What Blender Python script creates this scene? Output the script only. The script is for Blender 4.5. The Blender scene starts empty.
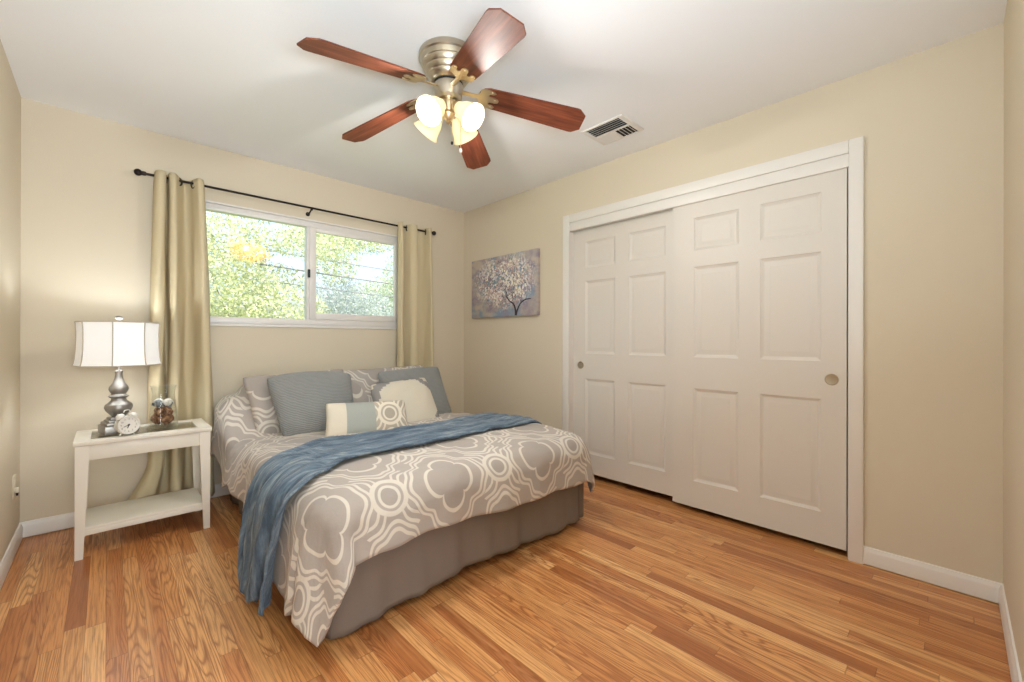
import bpy, bmesh, math, random
from mathutils import Vector, Matrix, noise as mnoise
random.seed(7)
PI = math.pi
S = bpy.context.scene
COL = S.collection
R = math.radians

# ---------------------------------------------------------------- camera, world, sun, exposure
cam_d = bpy.data.cameras.new('camera')
cam = bpy.data.objects.new('camera', cam_d); COL.objects.link(cam); S.camera = cam
F, YAW, PITCH, ROLL, CAMZ = 423.88, 0.7627, 0.0011, 0.0024, 1.1056
fw = Vector((math.sin(YAW)*math.cos(PITCH), math.cos(YAW)*math.cos(PITCH), math.sin(PITCH)))
rt = Vector((math.cos(YAW), -math.sin(YAW), 0)); up = rt.cross(fw)
r2 = rt*math.cos(ROLL) + up*math.sin(ROLL); u2 = -rt*math.sin(ROLL) + up*math.cos(ROLL)
mw = Matrix((r2, u2, -fw)).transposed().to_4x4(); mw.translation = (0, 0, CAMZ)
cam.matrix_world = mw
cam_d.sensor_width = 36; cam_d.lens = 36*F/1024; cam_d.shift_y = -1.667/1024
cam_d.clip_start = 0.02

S.view_settings.view_transform = 'Standard'; S.view_settings.look = 'None'
S.view_settings.gamma = 1; S.view_settings.use_curve_mapping = False
S.view_settings.exposure = 0.05
S.cycles.max_bounces = 14; S.cycles.diffuse_bounces = 8; S.cycles.transparent_max_bounces = 12
S.cycles.sample_clamp_indirect = 6

W = bpy.data.worlds.new('world'); S.world = W; W.use_nodes = True
wn = W.node_tree; wn.nodes.clear()
sky = wn.nodes.new('ShaderNodeTexSky'); sky.sky_type = 'NISHITA'; sky.sun_disc = False
sky.sun_elevation = R(48); sky.sun_rotation = R(200); sky.air_density = 1.0; sky.dust_density = 6.0
haze = wn.nodes.new('ShaderNodeMix'); haze.data_type = 'RGBA'; haze.inputs[0].default_value = .35; haze.inputs[7].default_value = (1.9, 1.95, 2.0, 1)
bgn = wn.nodes.new('ShaderNodeBackground'); bgn.inputs['Strength'].default_value = 0.55
won = wn.nodes.new('ShaderNodeOutputWorld')
wn.links.new(sky.outputs[0], haze.inputs[6]); wn.links.new(haze.outputs[2], bgn.inputs[0]); wn.links.new(bgn.outputs[0], won.inputs[0])

sun_d = bpy.data.lights.new('sun', 'SUN'); sun_d.energy = 5.5; sun_d.angle = R(1); sun_d.color = (1, .97, .92)
sun = bpy.data.objects.new('sun', sun_d); COL.objects.link(sun)
sun.rotation_euler = Vector((0.35, 0.75, -0.85)).to_track_quat('-Z', 'Y').to_euler()

# aimed rectangular area lights
def area(name, loc, d, sx, sy, power, color=(1, 1, 1)):
    l = bpy.data.lights.new(name, 'AREA'); l.shape = 'RECTANGLE'; l.size = sx; l.size_y = sy
    l.energy = power; l.color = color
    o = bpy.data.objects.new(name, l); COL.objects.link(o); o.location = loc
    o.rotation_euler = Vector(d).to_track_quat('-Z', 'Y').to_euler()
    return o
area('hall_fill', (0.15, -1.70, 1.25), (0.28, 1, .10), 0.9, 1.9, 64, (.82, .92, 1))  # unseen fill light added behind the doorway to brighten the room
POWER_FAN = 15
# the photographer's flash, bounced off the ceiling from beside the camera
area('bounce_flash', (0.08, -0.08, 1.25), (.10, .38, 1), .5, .3, 50, (.72, .87, 1))
POWER_LAMP = 5.5

# ---------------------------------------------------------------- node helpers
class V:
    """A float socket with arithmetic."""
    def __init__(s, nt, k): s.nt, s.k = nt, k
    def _m(s, op, *a):
        n = s.nt.nodes.new('ShaderNodeMath'); n.operation = op
        for i, x in enumerate((s,) + a):
            if isinstance(x, V): s.nt.links.new(x.k, n.inputs[i])
            else: n.inputs[i].default_value = x
        return V(s.nt, n.outputs[0])
    def __add__(s, o): return s._m('ADD', o)
    __radd__ = __add__
    def __sub__(s, o): return s._m('SUBTRACT', o)
    def __rsub__(s, o): return (s*-1) + o
    def __mul__(s, o): return s._m('MULTIPLY', o)
    __rmul__ = __mul__
    def __truediv__(s, o): return s._m('DIVIDE', o)
    def floor(s): return s._m('FLOOR')
    def fract(s): return s._m('FRACT')
    def abs(s): return s._m('ABSOLUTE')
    def sin(s): return s._m('SINE')
    def cos(s): return s._m('COSINE')
    def pow(s, p): return s._m('POWER', p)
    def sqrt(s): return s._m('SQRT')
    def max(s, o): return s._m('MAXIMUM', o)
    def min(s, o): return s._m('MINIMUM', o)
    def lt(s, o): return s._m('LESS_THAN', o)
    def gt(s, o): return s._m('GREATER_THAN', o)
    def atan2(s, o): return s._m('ARCTAN2', o)
    def step(s, a, b):
        n = s.nt.nodes.new('ShaderNodeMapRange'); n.interpolation_type = 'SMOOTHSTEP'
        s.nt.links.new(s.k, n.inputs[0]); n.inputs[1].default_value = a; n.inputs[2].default_value = b
        return V(s.nt, n.outputs[0])

class M:
    """Material under construction."""
    def __init__(s, name, color=(.8, .8, .8), rough=.6, metal=0, spec=.5, **kw):
        s.m = bpy.data.materials.new(name); s.m.use_nodes = True; s.nt = s.m.node_tree
        s.b = s.nt.nodes['Principled BSDF']; s.out = s.nt.nodes['Material Output']
        s.set('Base Color', (*color, 1)); s.set('Roughness', rough); s.set('Metallic', metal)
        s.set('Specular IOR Level', spec)
        s.m.diffuse_color = (*color, 1)
        for k, v in kw.items(): s.set(k, v)
    def set(s, k, v):
        if isinstance(v, V): s.nt.links.new(v.k, s.b.inputs[k])
        elif isinstance(v, bpy.types.NodeSocket): s.nt.links.new(v, s.b.inputs[k])
        else: s.b.inputs[k].default_value = v
    def coord(s, kind='Object'):
        n = s.nt.nodes.new('ShaderNodeTexCoord'); return n.outputs[kind]
    def xyz(s, sock):
        n = s.nt.nodes.new('ShaderNodeSeparateXYZ'); s.nt.links.new(sock, n.inputs[0])
        return [V(s.nt, o) for o in n.outputs]
    def vec(s, x, y, z):
        n = s.nt.nodes.new('ShaderNodeCombineXYZ')
        for i, v in enumerate((x, y, z)):
            if isinstance(v, V): s.nt.links.new(v.k, n.inputs[i])
            else: n.inputs[i].default_value = v
        return n.outputs[0]
    def noise(s, vec, scale=1, detail=2, rough=.5):
        n = s.nt.nodes.new('ShaderNodeTexNoise'); s.nt.links.new(vec, n.inputs['Vector'])
        n.inputs['Scale'].default_value = scale; n.inputs['Detail'].default_value = detail
        n.inputs['Roughness'].default_value = rough
        return V(s.nt, n.outputs['Fac'])
    def voro(s, vec, scale, color=False):
        n = s.nt.nodes.new('ShaderNodeTexVoronoi'); s.nt.links.new(vec, n.inputs['Vector'])
        n.inputs['Scale'].default_value = scale
        return n.outputs['Color'] if color else V(s.nt, n.outputs['Distance'])
    def white(s, vec):
        n = s.nt.nodes.new('ShaderNodeTexWhiteNoise'); n.noise_dimensions = '3D'
        s.nt.links.new(vec, n.inputs['Vector']); return V(s.nt, n.outputs['Value'])
    def ramp(s, f, stops, interp='LINEAR'):
        n = s.nt.nodes.new('ShaderNodeValToRGB'); e = n.color_ramp; e.interpolation = interp
        while len(e.elements) < len(stops): e.elements.new(1)
        for el, (p, c) in zip(e.elements, stops): el.position = p; el.color = (*c, 1)
        s.nt.links.new(f.k, n.inputs[0]); return n.outputs[0]
    def mix(s, f, a, b, mode='MIX'):
        n = s.nt.nodes.new('ShaderNodeMix'); n.data_type = 'RGBA'; n.blend_type = mode
        for i, v in ((0, f), (6, a), (7, b)):
            if isinstance(v, V): s.nt.links.new(v.k, n.inputs[i])
            elif isinstance(v, bpy.types.NodeSocket): s.nt.links.new(v, n.inputs[i])
            else: n.inputs[i].default_value = v if i == 0 else (*v, 1)
        return n.outputs[2]
    def bump(s, h, strength=.3, dist=.01):
        n = s.nt.nodes.new('ShaderNodeBump'); n.inputs['Strength'].default_value = strength
        n.inputs['Distance'].default_value = dist
        s.nt.links.new(h.k, n.inputs['Height']); s.nt.links.new(n.outputs[0], s.b.inputs['Normal'])
    def rnd(s):
        n = s.nt.nodes.new('ShaderNodeNewGeometry'); return V(s.nt, n.outputs['Random Per Island'])

def srgb(r, g, b):
    return tuple(((c/255)/12.92 if c <= 10 else (((c/255)+.055)/1.055)**2.4) for c in (r, g, b))

# ---------------------------------------------------------------- mesh helpers
class MB:
    def __init__(s): s.v, s.f, s.mi, s.uv = [], [], [], []
    def add(s, vs, fs, mi=0, uv=None):
        o = len(s.v); s.v += [tuple(v) for v in vs]
        for f in fs: s.f.append([o+i for i in f]); s.mi.append(mi)
        if uv is not None:
            s.uv += [None]*(o-len(s.uv)) + list(uv)
        return s
    def box(s, x0, x1, y0, y1, z0, z1, b=0, mi=0):
        if b <= 0:
            vs = [(x, y, z) for z in (z0, z1) for y in (y0, y1) for x in (x0, x1)]
            return s.add(vs, [(0, 2, 3, 1), (4, 5, 7, 6), (0, 1, 5, 4), (2, 6, 7, 3), (0, 4, 6, 2), (1, 3, 7, 5)], mi)
        bm = bmesh.new(); bmesh.ops.create_cube(bm, size=1)
        for v in bm.verts:
            v.co = Vector(((x0+x1)/2+v.co.x*(x1-x0), (y0+y1)/2+v.co.y*(y1-y0), (z0+z1)/2+v.co.z*(z1-z0)))
        bmesh.ops.bevel(bm, geom=bm.edges[:], offset=b, segments=2, affect='EDGES', profile=.5)
        return s.bm(bm, mi)
    def bm(s, bm, mi=0, mat=None):
        bm.verts.index_update()
        vs = [(mat @ v.co if mat else v.co.copy()) for v in bm.verts]
        s.add(vs, [[v.index for v in f.verts] for f in bm.faces], mi); bm.free(); return s
    def prism(s, pts, h, mat=None, mi=0):
        """polygon in xy extruded in z from 0 to h"""
        n = len(pts); vs = [Vector((x, y, 0)) for x, y in pts] + [Vector((x, y, h)) for x, y in pts]
        if mat: vs = [mat @ v for v in vs]
        fs = [tuple(range(n))[::-1], tuple(range(n, 2*n))] + [(i, (i+1) % n, n+(i+1) % n, n+i) for i in range(n)]
        return s.add(vs, fs, mi)
    def lathe(s, prof, n=32, mat=None, mi=0, cap=True):
        vs, fs = [], []
        for r, z in prof:
            for k in range(n):
                a = 2*PI*k/n; vs.append(Vector((r*math.cos(a), r*math.sin(a), z)))
        for i in range(len(prof)-1):
            for k in range(n):
                k2 = (k+1) % n; fs.append((i*n+k, i*n+k2, (i+1)*n+k2, (i+1)*n+k))
        if cap:
            fs.append(tuple(range(n))[::-1]); fs.append(tuple(range((len(prof)-1)*n, len(prof)*n)))
        if mat: vs = [mat @ v for v in vs]
        return s.add(vs, fs, mi)
    def tube(s, pts, r, n=10, mi=0, closed=False):
        pts = [Vector(p) for p in pts]; m = len(pts); vs, fs = [], []; prev = None
        for i, p in enumerate(pts):
            a = pts[(i-1) % m] if (closed or i > 0) else p
            b = pts[(i+1) % m] if (closed or i < m-1) else p
            t = (b-a).normalized()
            if prev is None:
                q = Vector((0, 0, 1)) if abs(t.z) < .9 else Vector((1, 0, 0)); x = t.cross(q).normalized()
            else: x = (prev - t*prev.dot(t)).normalized()
            prev = x; y = t.cross(x); rr = r[i] if isinstance(r, (list, tuple)) else r
            vs += [p + (x*math.cos(2*PI*k/n)+y*math.sin(2*PI*k/n))*rr for k in range(n)]
        for i in range(m if closed else m-1):
            j = (i+1) % m
            for k in range(n): fs.append((i*n+k, i*n+(k+1) % n, j*n+(k+1) % n, j*n+k))
        if not closed: fs.append(tuple(range(n))[::-1]); fs.append(tuple(range((m-1)*n, m*n)))
        return s.add(vs, fs, mi)
    def sphere(s, c, r, sc=(1, 1, 1), u=16, v=10, mi=0):
        bm = bmesh.new(); bmesh.ops.create_uvsphere(bm, u_segments=u, v_segments=v, radius=r)
        return s.bm(bm, mi, Matrix.Translation(c) @ Matrix.Diagonal((*sc, 1)))
    def grid(s, P, nu, nv, mi=0, uv=None, flip=False):
        """P[j][i] rows"""
        vs = [P[j][i] for j in range(nv) for i in range(nu)]
        fs = []
        for j in range(nv-1):
            for i in range(nu-1):
                q = (j*nu+i, j*nu+i+1, (j+1)*nu+i+1, (j+1)*nu+i); fs.append(q[::-1] if flip else q)
        return s.add(vs, fs, mi, [uv[j][i] for j in range(nv) for i in range(nu)] if uv else None)
    def move(s, d):
        s.v = [(x+d[0], y+d[1], z+d[2]) for x, y, z in s.v]; return s
    def build(s, name, mats, parent=None, smooth=True, angle=40, recalc=True):
        me = bpy.data.meshes.new(name); me.from_pydata(s.v, [], s.f)
        if not isinstance(mats, (list, tuple)): mats = [mats]
        for m in mats: me.materials.append(m.m if isinstance(m, M) else m)
        me.polygons.foreach_set('material_index', s.mi)
        if s.uv:
            l = me.uv_layers.new(name='UVMap'); uv = s.uv + [None]*(len(s.v)-len(s.uv))
            for lp in me.loops:
                q = uv[lp.vertex_index]
                if q: l.data[lp.index].uv = q
        if recalc:
            bm = bmesh.new(); bm.from_mesh(me); bmesh.ops.recalc_face_normals(bm, faces=bm.faces); bm.to_mesh(me); bm.free()
        if smooth:
            me.polygons.foreach_set('use_smooth', [True]*len(me.polygons))
            try: me.set_sharp_from_angle(angle=R(angle))
            except Exception: pass
        o = bpy.data.objects.new(name, me); COL.objects.link(o)
        if parent: o.parent = parent
        return o

def tag(o, label, cat, group=None, kind=None):
    o['label'] = label; o['category'] = cat
    if group: o['group'] = group
    if kind: o['kind'] = kind
    return o
def thing(name, label, cat, loc, group=None, rz=0):
    o = bpy.data.objects.new(name, None); COL.objects.link(o); o.location = loc; o.rotation_euler.z = rz
    o.empty_display_size = .1
    return tag(o, label, cat, group)
def struct(o, label=None):
    o['kind'] = 'structure'
    if label: o['label'] = label
    return o
def sm(t): t = max(0, min(1, t)); return t*t*(3-2*t)
def lerp(a, b, t): return a+(b-a)*t
def plin(x, pts):
    if x <= pts[0][0]: return pts[0][1]
    for (a, p), (b, q) in zip(pts, pts[1:]):
        if x <= b: return p+(q-p)*(x-a)/(b-a)
    return pts[-1][1]
def spline(pts, n):
    """Catmull-Rom through pts, n samples per span"""
    out = []; P = [Vector(p) for p in pts]
    for i in range(len(P)-1):
        a, b, c, d = P[max(i-1, 0)], P[i], P[i+1], P[min(i+2, len(P)-1)]
        for k in range(n):
            t = k/n
            out.append(.5*((2*b)+(c-a)*t+(2*a-5*b+4*c-d)*t*t+(3*b-a-3*c+d)*t**3))
    out.append(P[-1]); return out

# ---------------------------------------------------------------- materials
def wall_mat(name, col):
    m = M(name, col, .75, spec=.25); m.bump(m.noise(m.coord(), 140, 3), .12, .004); return m
WALL = wall_mat('beige_wall_paint', srgb(212, 201, 180))
CEIL = wall_mat('white_ceiling_paint', srgb(238, 239, 241))
TRIM = M('white_trim_paint', srgb(226, 222, 216), .38)
DOORM = M('white_door_paint', srgb(214, 208, 199), .45)
VINYL = M('white_vinyl', srgb(224, 220, 216), .35)
NSW = M('cream_white_paint', srgb(226, 220, 207), .4)
BRONZE = M('dark_bronze', srgb(34, 26, 24), .35, .6)
NICKEL = M('brushed_nickel', srgb(186, 176, 158), .3, 1)
ANTIQUE = M('warm_nickel', srgb(222, 202, 168), .34, 1)
BLACK = M('black', (.008, .008, .008), .5)
DARK = M('duct_shade_black', (.02, .018, .016), .9)
GREYWALL = M('closet_wall_paint', srgb(190, 180, 160), .8)

def floor_mat():
    m = M('oak_strip_floor', (.5, .3, .13), .3, spec=.45)
    x, y, z = m.xyz(m.coord()); bw = .0571
    bx = x/bw; i = bx.floor(); fx = bx.fract()
    r1 = m.white(m.vec(i, 3.7, 1.1))
    yy = y/(r1*.9+.55) + r1*9.3; j = yy.floor(); fy = yy.fract()
    rnd = m.white(m.vec(i, j, 5.3)); rnd2 = m.white(m.vec(i, j, 9.1)); rnd3 = m.white(m.vec(i, j, 2.2))
    base = m.ramp(rnd, [(0, srgb(164, 100, 56)), (.16, srgb(190, 124, 72)), (.42, srgb(210, 146, 88)),
                        (.75, srgb(216, 157, 98)), (1, srgb(232, 180, 120))])
    # cathedral grain: rings of a slowly bent coordinate
    off = rnd*37.0
    bend = m.noise(m.vec(x*8.0+off, y*.75+rnd2*20.0, off), 1, 2)
    ph = (bend*26.0*(rnd3*.9+.3) + (fx-.5)*3.0)
    ring = (ph*6.2832).sin()*.5+.5
    ring = ring.pow(3)
    fine = m.noise(m.vec(x*260.0, y*7.0, off), 1, 3, .6)
    med = m.noise(m.vec(x*62.0, y*1.3, off), 1, 4, .7)
    c = m.mix(ring*.8*(rnd3*.7+.3), base, srgb(146, 84, 42), 'MIX')
    c = m.mix((fine.step(.46, .68))*.6, c, srgb(136, 78, 42))
    c = m.mix((med.step(.5, .74))*.6, c, srgb(128, 72, 40))
    c = m.mix(m.noise(m.vec(x*30.0, y*.9, off+9.0), 1, 3, .6).step(.52, .72)*.4, c, srgb(226, 178, 122))
    seam = ((fx-.5).abs()).step(.478, .498)*.62
    seam2 = ((fy-.5).abs()).gt(.4982)*.35
    sm_ = seam.max(seam2)
    c = m.mix(sm_, c, srgb(84, 48, 26))
    m.set('Base Color', c)
    m.set('Roughness', fine*.14+.24)
    m.bump(sm_*-1.0+fine*.12, .25, .002)
    return m
FLOOR = floor_mat()

def glass_mat(name, tint=(1, 1, 1), gloss=.06):
    m = bpy.data.materials.new(name); m.use_nodes = True; nt = m.node_tree; nt.nodes.clear()
    t = nt.nodes.new('ShaderNodeBsdfTransparent'); t.inputs[0].default_value = (*tint, 1)
    g = nt.nodes.new('ShaderNodeBsdfGlossy'); g.inputs['Roughness'].default_value = .02
    lw0 = nt.nodes.new('ShaderNodeLayerWeight'); lw0.inputs['Blend'].default_value = .5
    pw = nt.nodes.new('ShaderNodeMath'); pw.operation = 'POWER'; pw.inputs[1].default_value = 4; nt.links.new(lw0.outputs['Facing'], pw.inputs[0])
    lw = nt.nodes.new('ShaderNodeMath'); lw.operation = 'MULTIPLY_ADD'; lw.inputs[1].default_value = .7; lw.inputs[2].default_value = .035; nt.links.new(pw.outputs[0], lw.inputs[0])
    mx = nt.nodes.new('ShaderNodeMixShader'); o = nt.nodes.new('ShaderNodeOutputMaterial')
    nt.links.new(lw.outputs[0], mx.inputs[0]); nt.links.new(t.outputs[0], mx.inputs[1])
    nt.links.new(g.outputs[0], mx.inputs[2]); nt.links.new(mx.outputs[0], o.inputs[0])
    return m
PANE = glass_mat('window_glass', (.98, .99, .985))
TABLEGLASS = glass_mat('table_glass', (.90, .93, .90))
JAR = glass_mat('jar_glass', (.965, .975, .97))

def lines_pattern(m, u, v):
    """quatrefoil medallions and double rings in a checkerboard, joined by wavy lines; returns (line, fill)"""
    PU, PV = .57, .70
    a = (u-1.09)/PU; b = (v-1.52)/PV
    def cell(a, b):                                     # nearest lattice point of the checkerboard {(i,j)} + {(i+.5, j+.5)}
        a1 = (a+.5).fract()-.5; b1 = (b+.5).fract()-.5
        a2 = a.fract()-.5; b2 = b.fract()-.5
        d1 = (a1*a1+b1*b1); d2 = (a2*a2+b2*b2); s = d2.lt(d1)
        return a1+(a2-a1)*s, b1+(b2-b1)*s
    mx_, my_ = cell(a, b); cx_, cy_ = cell(a+.5, b)
    X, Y = mx_*PU, my_*PV*.86
    r = (X*X+Y*Y).sqrt(); th = Y.atan2(X)
    lobe = (th*2.0).cos().abs()                         # 1 on the axes, 0 on the diagonals
    q = r/(lobe.pow(.6)*.34+.76)                        # scalloped radius
    q2 = r/(lobe.pow(1.6)*.20+.88+(th*12.0).cos()*.035)
    def band(x, c, w): return 1-((x-c).abs()).step(w*.8, w*1.2)
    line = band(q, .104, .0068).max(band(q2, .168, .0066)).max(band(q2, .191, .0062))
    CX, CY = cx_*PU, cy_*PV
    rc = (CX*CX+CY*CY).sqrt()
    line2 = band(rc, .070, .0100).max(band(rc, .042, .0060))
    w1 = ((a+b).fract()-.5 + ((a-b)*6.2832*3.0).sin()*.028).abs()
    w2 = ((a-b).fract()-.5 + ((a+b)*6.2832*3.0).sin()*.028).abs()
    w = w1.min(w2)*.42
    wav = band(w, .0150, .0060)*rc.gt(.076)*rc.lt(.18)*q2.gt(.200)
    line = line.max(line2).max(wav)
    inner = (1-q.step(.10, .108)).max((1-rc.step(.036, .042)))
    return line, inner

def duvet_mat(name, ground, linec, soft=(0, 0)):
    m = M(name, ground, .85, spec=.2)
    uvn = m.coord('UV'); u, v, _ = m.xyz(uvn)
    wob = m.noise(m.vec(u*5.0, v*5.0, 0.0), 1, 2)
    line, inner = lines_pattern(m, u+(wob-.5)*.03+soft[0], v+(wob-.5)*.03+soft[1])
    c = m.mix(inner*.35, ground, tuple(.72*x for x in ground))
    weave = m.noise(m.vec(u*60.0, v*400.0, 0.0), 1, 2)
    c = m.mix(weave*.25, c, tuple(.8*x for x in ground))
    c = m.mix(line, c, linec)
    m.set('Base Color', c); m.set('Sheen Weight', .15)
    wr = m.noise(m.vec(u*9.0, v*14.0, 0.0), 1, 4, .55)
    m.bump(wr+weave*.05, .35, .02)
    return m
DU_G, DU_L = srgb(172, 163, 156), srgb(208, 201, 190)
DUVET = duvet_mat('taupe_medallion_cotton', DU_G, DU_L)
LINING = M('grey_blue_lining', srgb(150, 152, 168), .85, spec=.2)
SKIRT = M('taupe_skirt_cotton', srgb(128, 117, 109), .9, spec=.15)
SKIRT.bump(SKIRT.noise(SKIRT.coord(), 30, 3), .2, .01)

def velvet_mat():
    m = M('blue_velvet', srgb(92, 118, 146), .7, spec=.2)
    u, v, _ = m.xyz(m.coord('UV'))
    n1 = m.noise(m.vec(u*6.0, v*55.0, 0.0), 1, 4, .7); n2 = m.noise(m.vec(u*3.0, v*9.0, 3.0), 1, 3, .6)
    c = m.ramp(n1*.7+n2*.3, [(.36, srgb(58, 70, 84)), (.47, srgb(86, 103, 120)), (.55, srgb(110, 126, 140)), (.64, srgb(160, 169, 172))])
    m.set('Base Color', c); m.set('Sheen Weight', .35); m.set('Sheen Roughness', .4); m.set('Sheen Tint', (*srgb(196, 206, 218), 1))
    m.bump(n1, .7, .012); return m
VELVET = velvet_mat()
VELHEM = M('blue_velvet_hem', srgb(122, 132, 134), .8)

def quilt_mat():
    m = M('slate_quilted_cotton', srgb(128, 136, 140), .85, spec=.2)
    u, v, _ = m.xyz(m.coord('UV'))
    n = m.noise(m.vec(u*30.0, v*12.0, 0.0), 1, 3)
    rib = ((v*105.0+n*1.6)*6.2832*.9).sin()*.5+.5
    c = m.mix(rib*.5+n*.2, srgb(122, 124, 124), srgb(162, 163, 160))
    m.set('Base Color', c); m.set('Sheen Weight', .2)
    m.bump(rib+n*.5, .45, .006); return m
QUILT = quilt_mat()
def linen(name, col):
    m = M(name, col, .9, spec=.15); u, v, _ = m.xyz(m.coord('UV'))
    w = m.noise(m.vec(u*500.0, v*60.0, 0.0), 1, 2)*.5+m.noise(m.vec(u*60.0, v*500.0, 2.0), 1, 2)*.5
    m.set('Base Color', m.mix(w*.5, col, tuple(c*.75 for c in col))); m.bump(w, .2, .003); return m
CREAM = linen('cream_linen', srgb(214, 206, 190))
IVORY = linen('ivory_stripe_cloth', srgb(222, 213, 196))
TEAL = linen('grey_teal_cloth', srgb(166, 169, 163))
GREYC = linen('grey_leaf_cloth', srgb(148, 144, 142))
CURTAIN = linen('oat_curtain_linen', srgb(207, 193, 160))
CURTAIN.set('Roughness', .85)

def wood_blade():
    m = M('cherry_blade', srgb(110, 50, 28), .58, spec=.35)
    x, y, z = m.xyz(m.coord())
    n = m.noise(m.vec(x*5.0, y*70.0, 0.0), 1, 4, .6); n2 = m.noise(m.vec(x*2.0, y*16.0, 5.0), 1, 2)
    c = m.ramp(n*.6+n2*.4, [(.3, srgb(62, 28, 18)), (.5, srgb(104, 52, 32)), (.7, srgb(138, 78, 52))])
    m.set('Base Color', c); return m
BLADE = wood_blade()

def emit_glass(name, col, trans, strength):
    """frosted white glass lit by its bulb"""
    m = bpy.data.materials.new(name); m.use_nodes = True; nt = m.node_tree; nt.nodes.clear()
    d = nt.nodes.new('ShaderNodeBsdfDiffuse'); d.inputs[0].default_value = (*col, 1)
    t = nt.nodes.new('ShaderNodeBsdfTranslucent'); t.inputs[0].default_value = (*col, 1)
    mx = nt.nodes.new('ShaderNodeMixShader'); mx.inputs[0].default_value = trans
    e = nt.nodes.new('ShaderNodeEmission'); e.inputs[0].default_value = (*col, 1); e.inputs[1].default_value = strength
    a = nt.nodes.new('ShaderNodeAddShader'); o = nt.nodes.new('ShaderNodeOutputMaterial')
    nt.links.new(d.outputs[0], mx.inputs[1]); nt.links.new(t.outputs[0], mx.inputs[2])
    nt.links.new(mx.outputs[0], a.inputs[0]); nt.links.new(e.outputs[0], a.inputs[1]); nt.links.new(a.outputs[0], o.inputs[0])
    return m
FROST = emit_glass('frosted_shade_glass', (.98, .86, .54), .006, .34)
SHADE = emit_glass('white_lamp_shade_cloth', (.92, .91, .89), .016, .12)
BULB = emit_glass('lit_bulb', (1, .93, .8), .5, 6)

# ---------------------------------------------------------------- the room
X0, X1, Y0, Y1, H = -0.3464, 2.7136, -0.1385, 3.5717, 2.44
T = .12
struct(MB().box(X0-T, X1+.75, Y0-1.6, Y1+T, -.06, 0).build('floor', FLOOR, smooth=False))
struct(MB().box(X0-T, X1+.75, Y0-1.6, Y1+T, H, H+.1).build('ceiling', CEIL, smooth=False))
struct(MB().box(X0-T, X0, Y0-T, Y1+T, 0, H).build('wall_left', WALL, smooth=False))
WX0, WX1, WZ0, WZ1 = .44, 2.0, 1.215, 2.065          # window opening
b = MB(); b.box(X0, WX0, Y1, Y1+T, 0, H); b.box(WX1, X1+T, Y1, Y1+T, 0, H)
b.box(WX0, WX1, Y1, Y1+T, 0, WZ0); b.box(WX0, WX1, Y1, Y1+T, WZ1, H)
struct(b.build('wall_back', WALL, smooth=False))
CY0, CY1, CZ = .367, 2.172, 2.06                      # closet opening
b = MB(); b.box(X1, X1+T, Y0-T, CY0, 0, H); b.box(X1, X1+T, CY1, Y1, 0, H); b.box(X1, X1+T, CY0, CY1, CZ, H)
struct(b.build('wall_right', WALL, smooth=False))
DX0, DX1 = -.30, .52                                  # the doorway the picture was taken from
b = MB(); b.box(DX1, X1, Y0-T, Y0, 0, H); b.box(X0, DX0, Y0-T, Y0, 0, H); b.box(DX0, DX1, Y0-T, Y0, 2.03, H)
struct(b.build('wall_front', WALL, smooth=False))
b = MB(); b.box(X0-T, X0, Y0-1.6, Y0-T, 0, H); b.box(1.0, 1.1, Y0-1.6, Y0-T, 0, H); b.box(X0-T, 1.1, Y0-1.72, Y0-1.6, 0, H)
struct(b.build('wall_hallway', WALL, smooth=False))
b = MB(); b.box(X1+.68, X1+.75, CY0-.1, CY1+.1, 0, H); b.box(X1+T, X1+.68, CY0-.1, CY0-.04, 0, H); b.box(X1+T, X1+.68, CY1+.04, CY1+.1, 0, H)
struct(b.build('wall_closet', GREYWALL, smooth=False))

def baseboard(name, p, q, n, h=.09, t=.013):
    """moulded board from p to q on the floor, n points into the room"""
    p, q, n = Vector((*p, 0)), Vector((*q, 0)), Vector((*n, 0))
    prof = [(0, .007), (t, .007), (t, h*.72), (t*.8, h*.82), (t*.55, h*.9), (t*.45, h*.97), (0, h)]
    vs = [e+n*a+Vector((0, 0, z)) for e in (p, q) for a, z in prof]; k = len(prof)
    fs = [(i, (i+1) % k, k+(i+1) % k, k+i) for i in range(k)] + [tuple(range(k)), tuple(range(k, 2*k))]
    return struct(MB().add(vs, fs).build(name, TRIM, angle=25))
baseboard('baseboard_left', (X0, Y0), (X0, Y1), (1, 0))
baseboard('baseboard_back', (X0, Y1), (X1, Y1), (0, -1))
baseboard('baseboard_right', (X1, Y0), (X1, .3138), (-1, 0))
baseboard('baseboard_right_far', (X1, 2.2252), (X1, Y1), (-1, 0))
baseboard('baseboard_front', (DX1, Y0), (X1, Y0), (0, 1))

# closet casing: two jamb casings and a head with a fascia board
CT = .018
def casing(name, y0, y1, z0, z1):
    b = MB(); b.box(X1-CT, X1, y0, y1, z0, z1, .004); return b
b = casing('', .3138, .372, 0, 2.117); struct(b.build('trim_1', TRIM))
b = casing('', 2.160, 2.2252, 0, 2.117); struct(b.build('trim_2', TRIM))
b = casing('', .372, 2.160, 2.052, 2.117); b.box(X1-.008, X1+.03, .372, 2.160, 1.985, 2.052, .002); struct(b.build('trim_3', TRIM))
b = MB(); b.box(X1, X1+T, .367, .376, 0, 1.99); b.box(X1, X1+T, 2.166, 2.174, 0, 1.99); struct(b.build('trim_4', TRIM, smooth=False))

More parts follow.
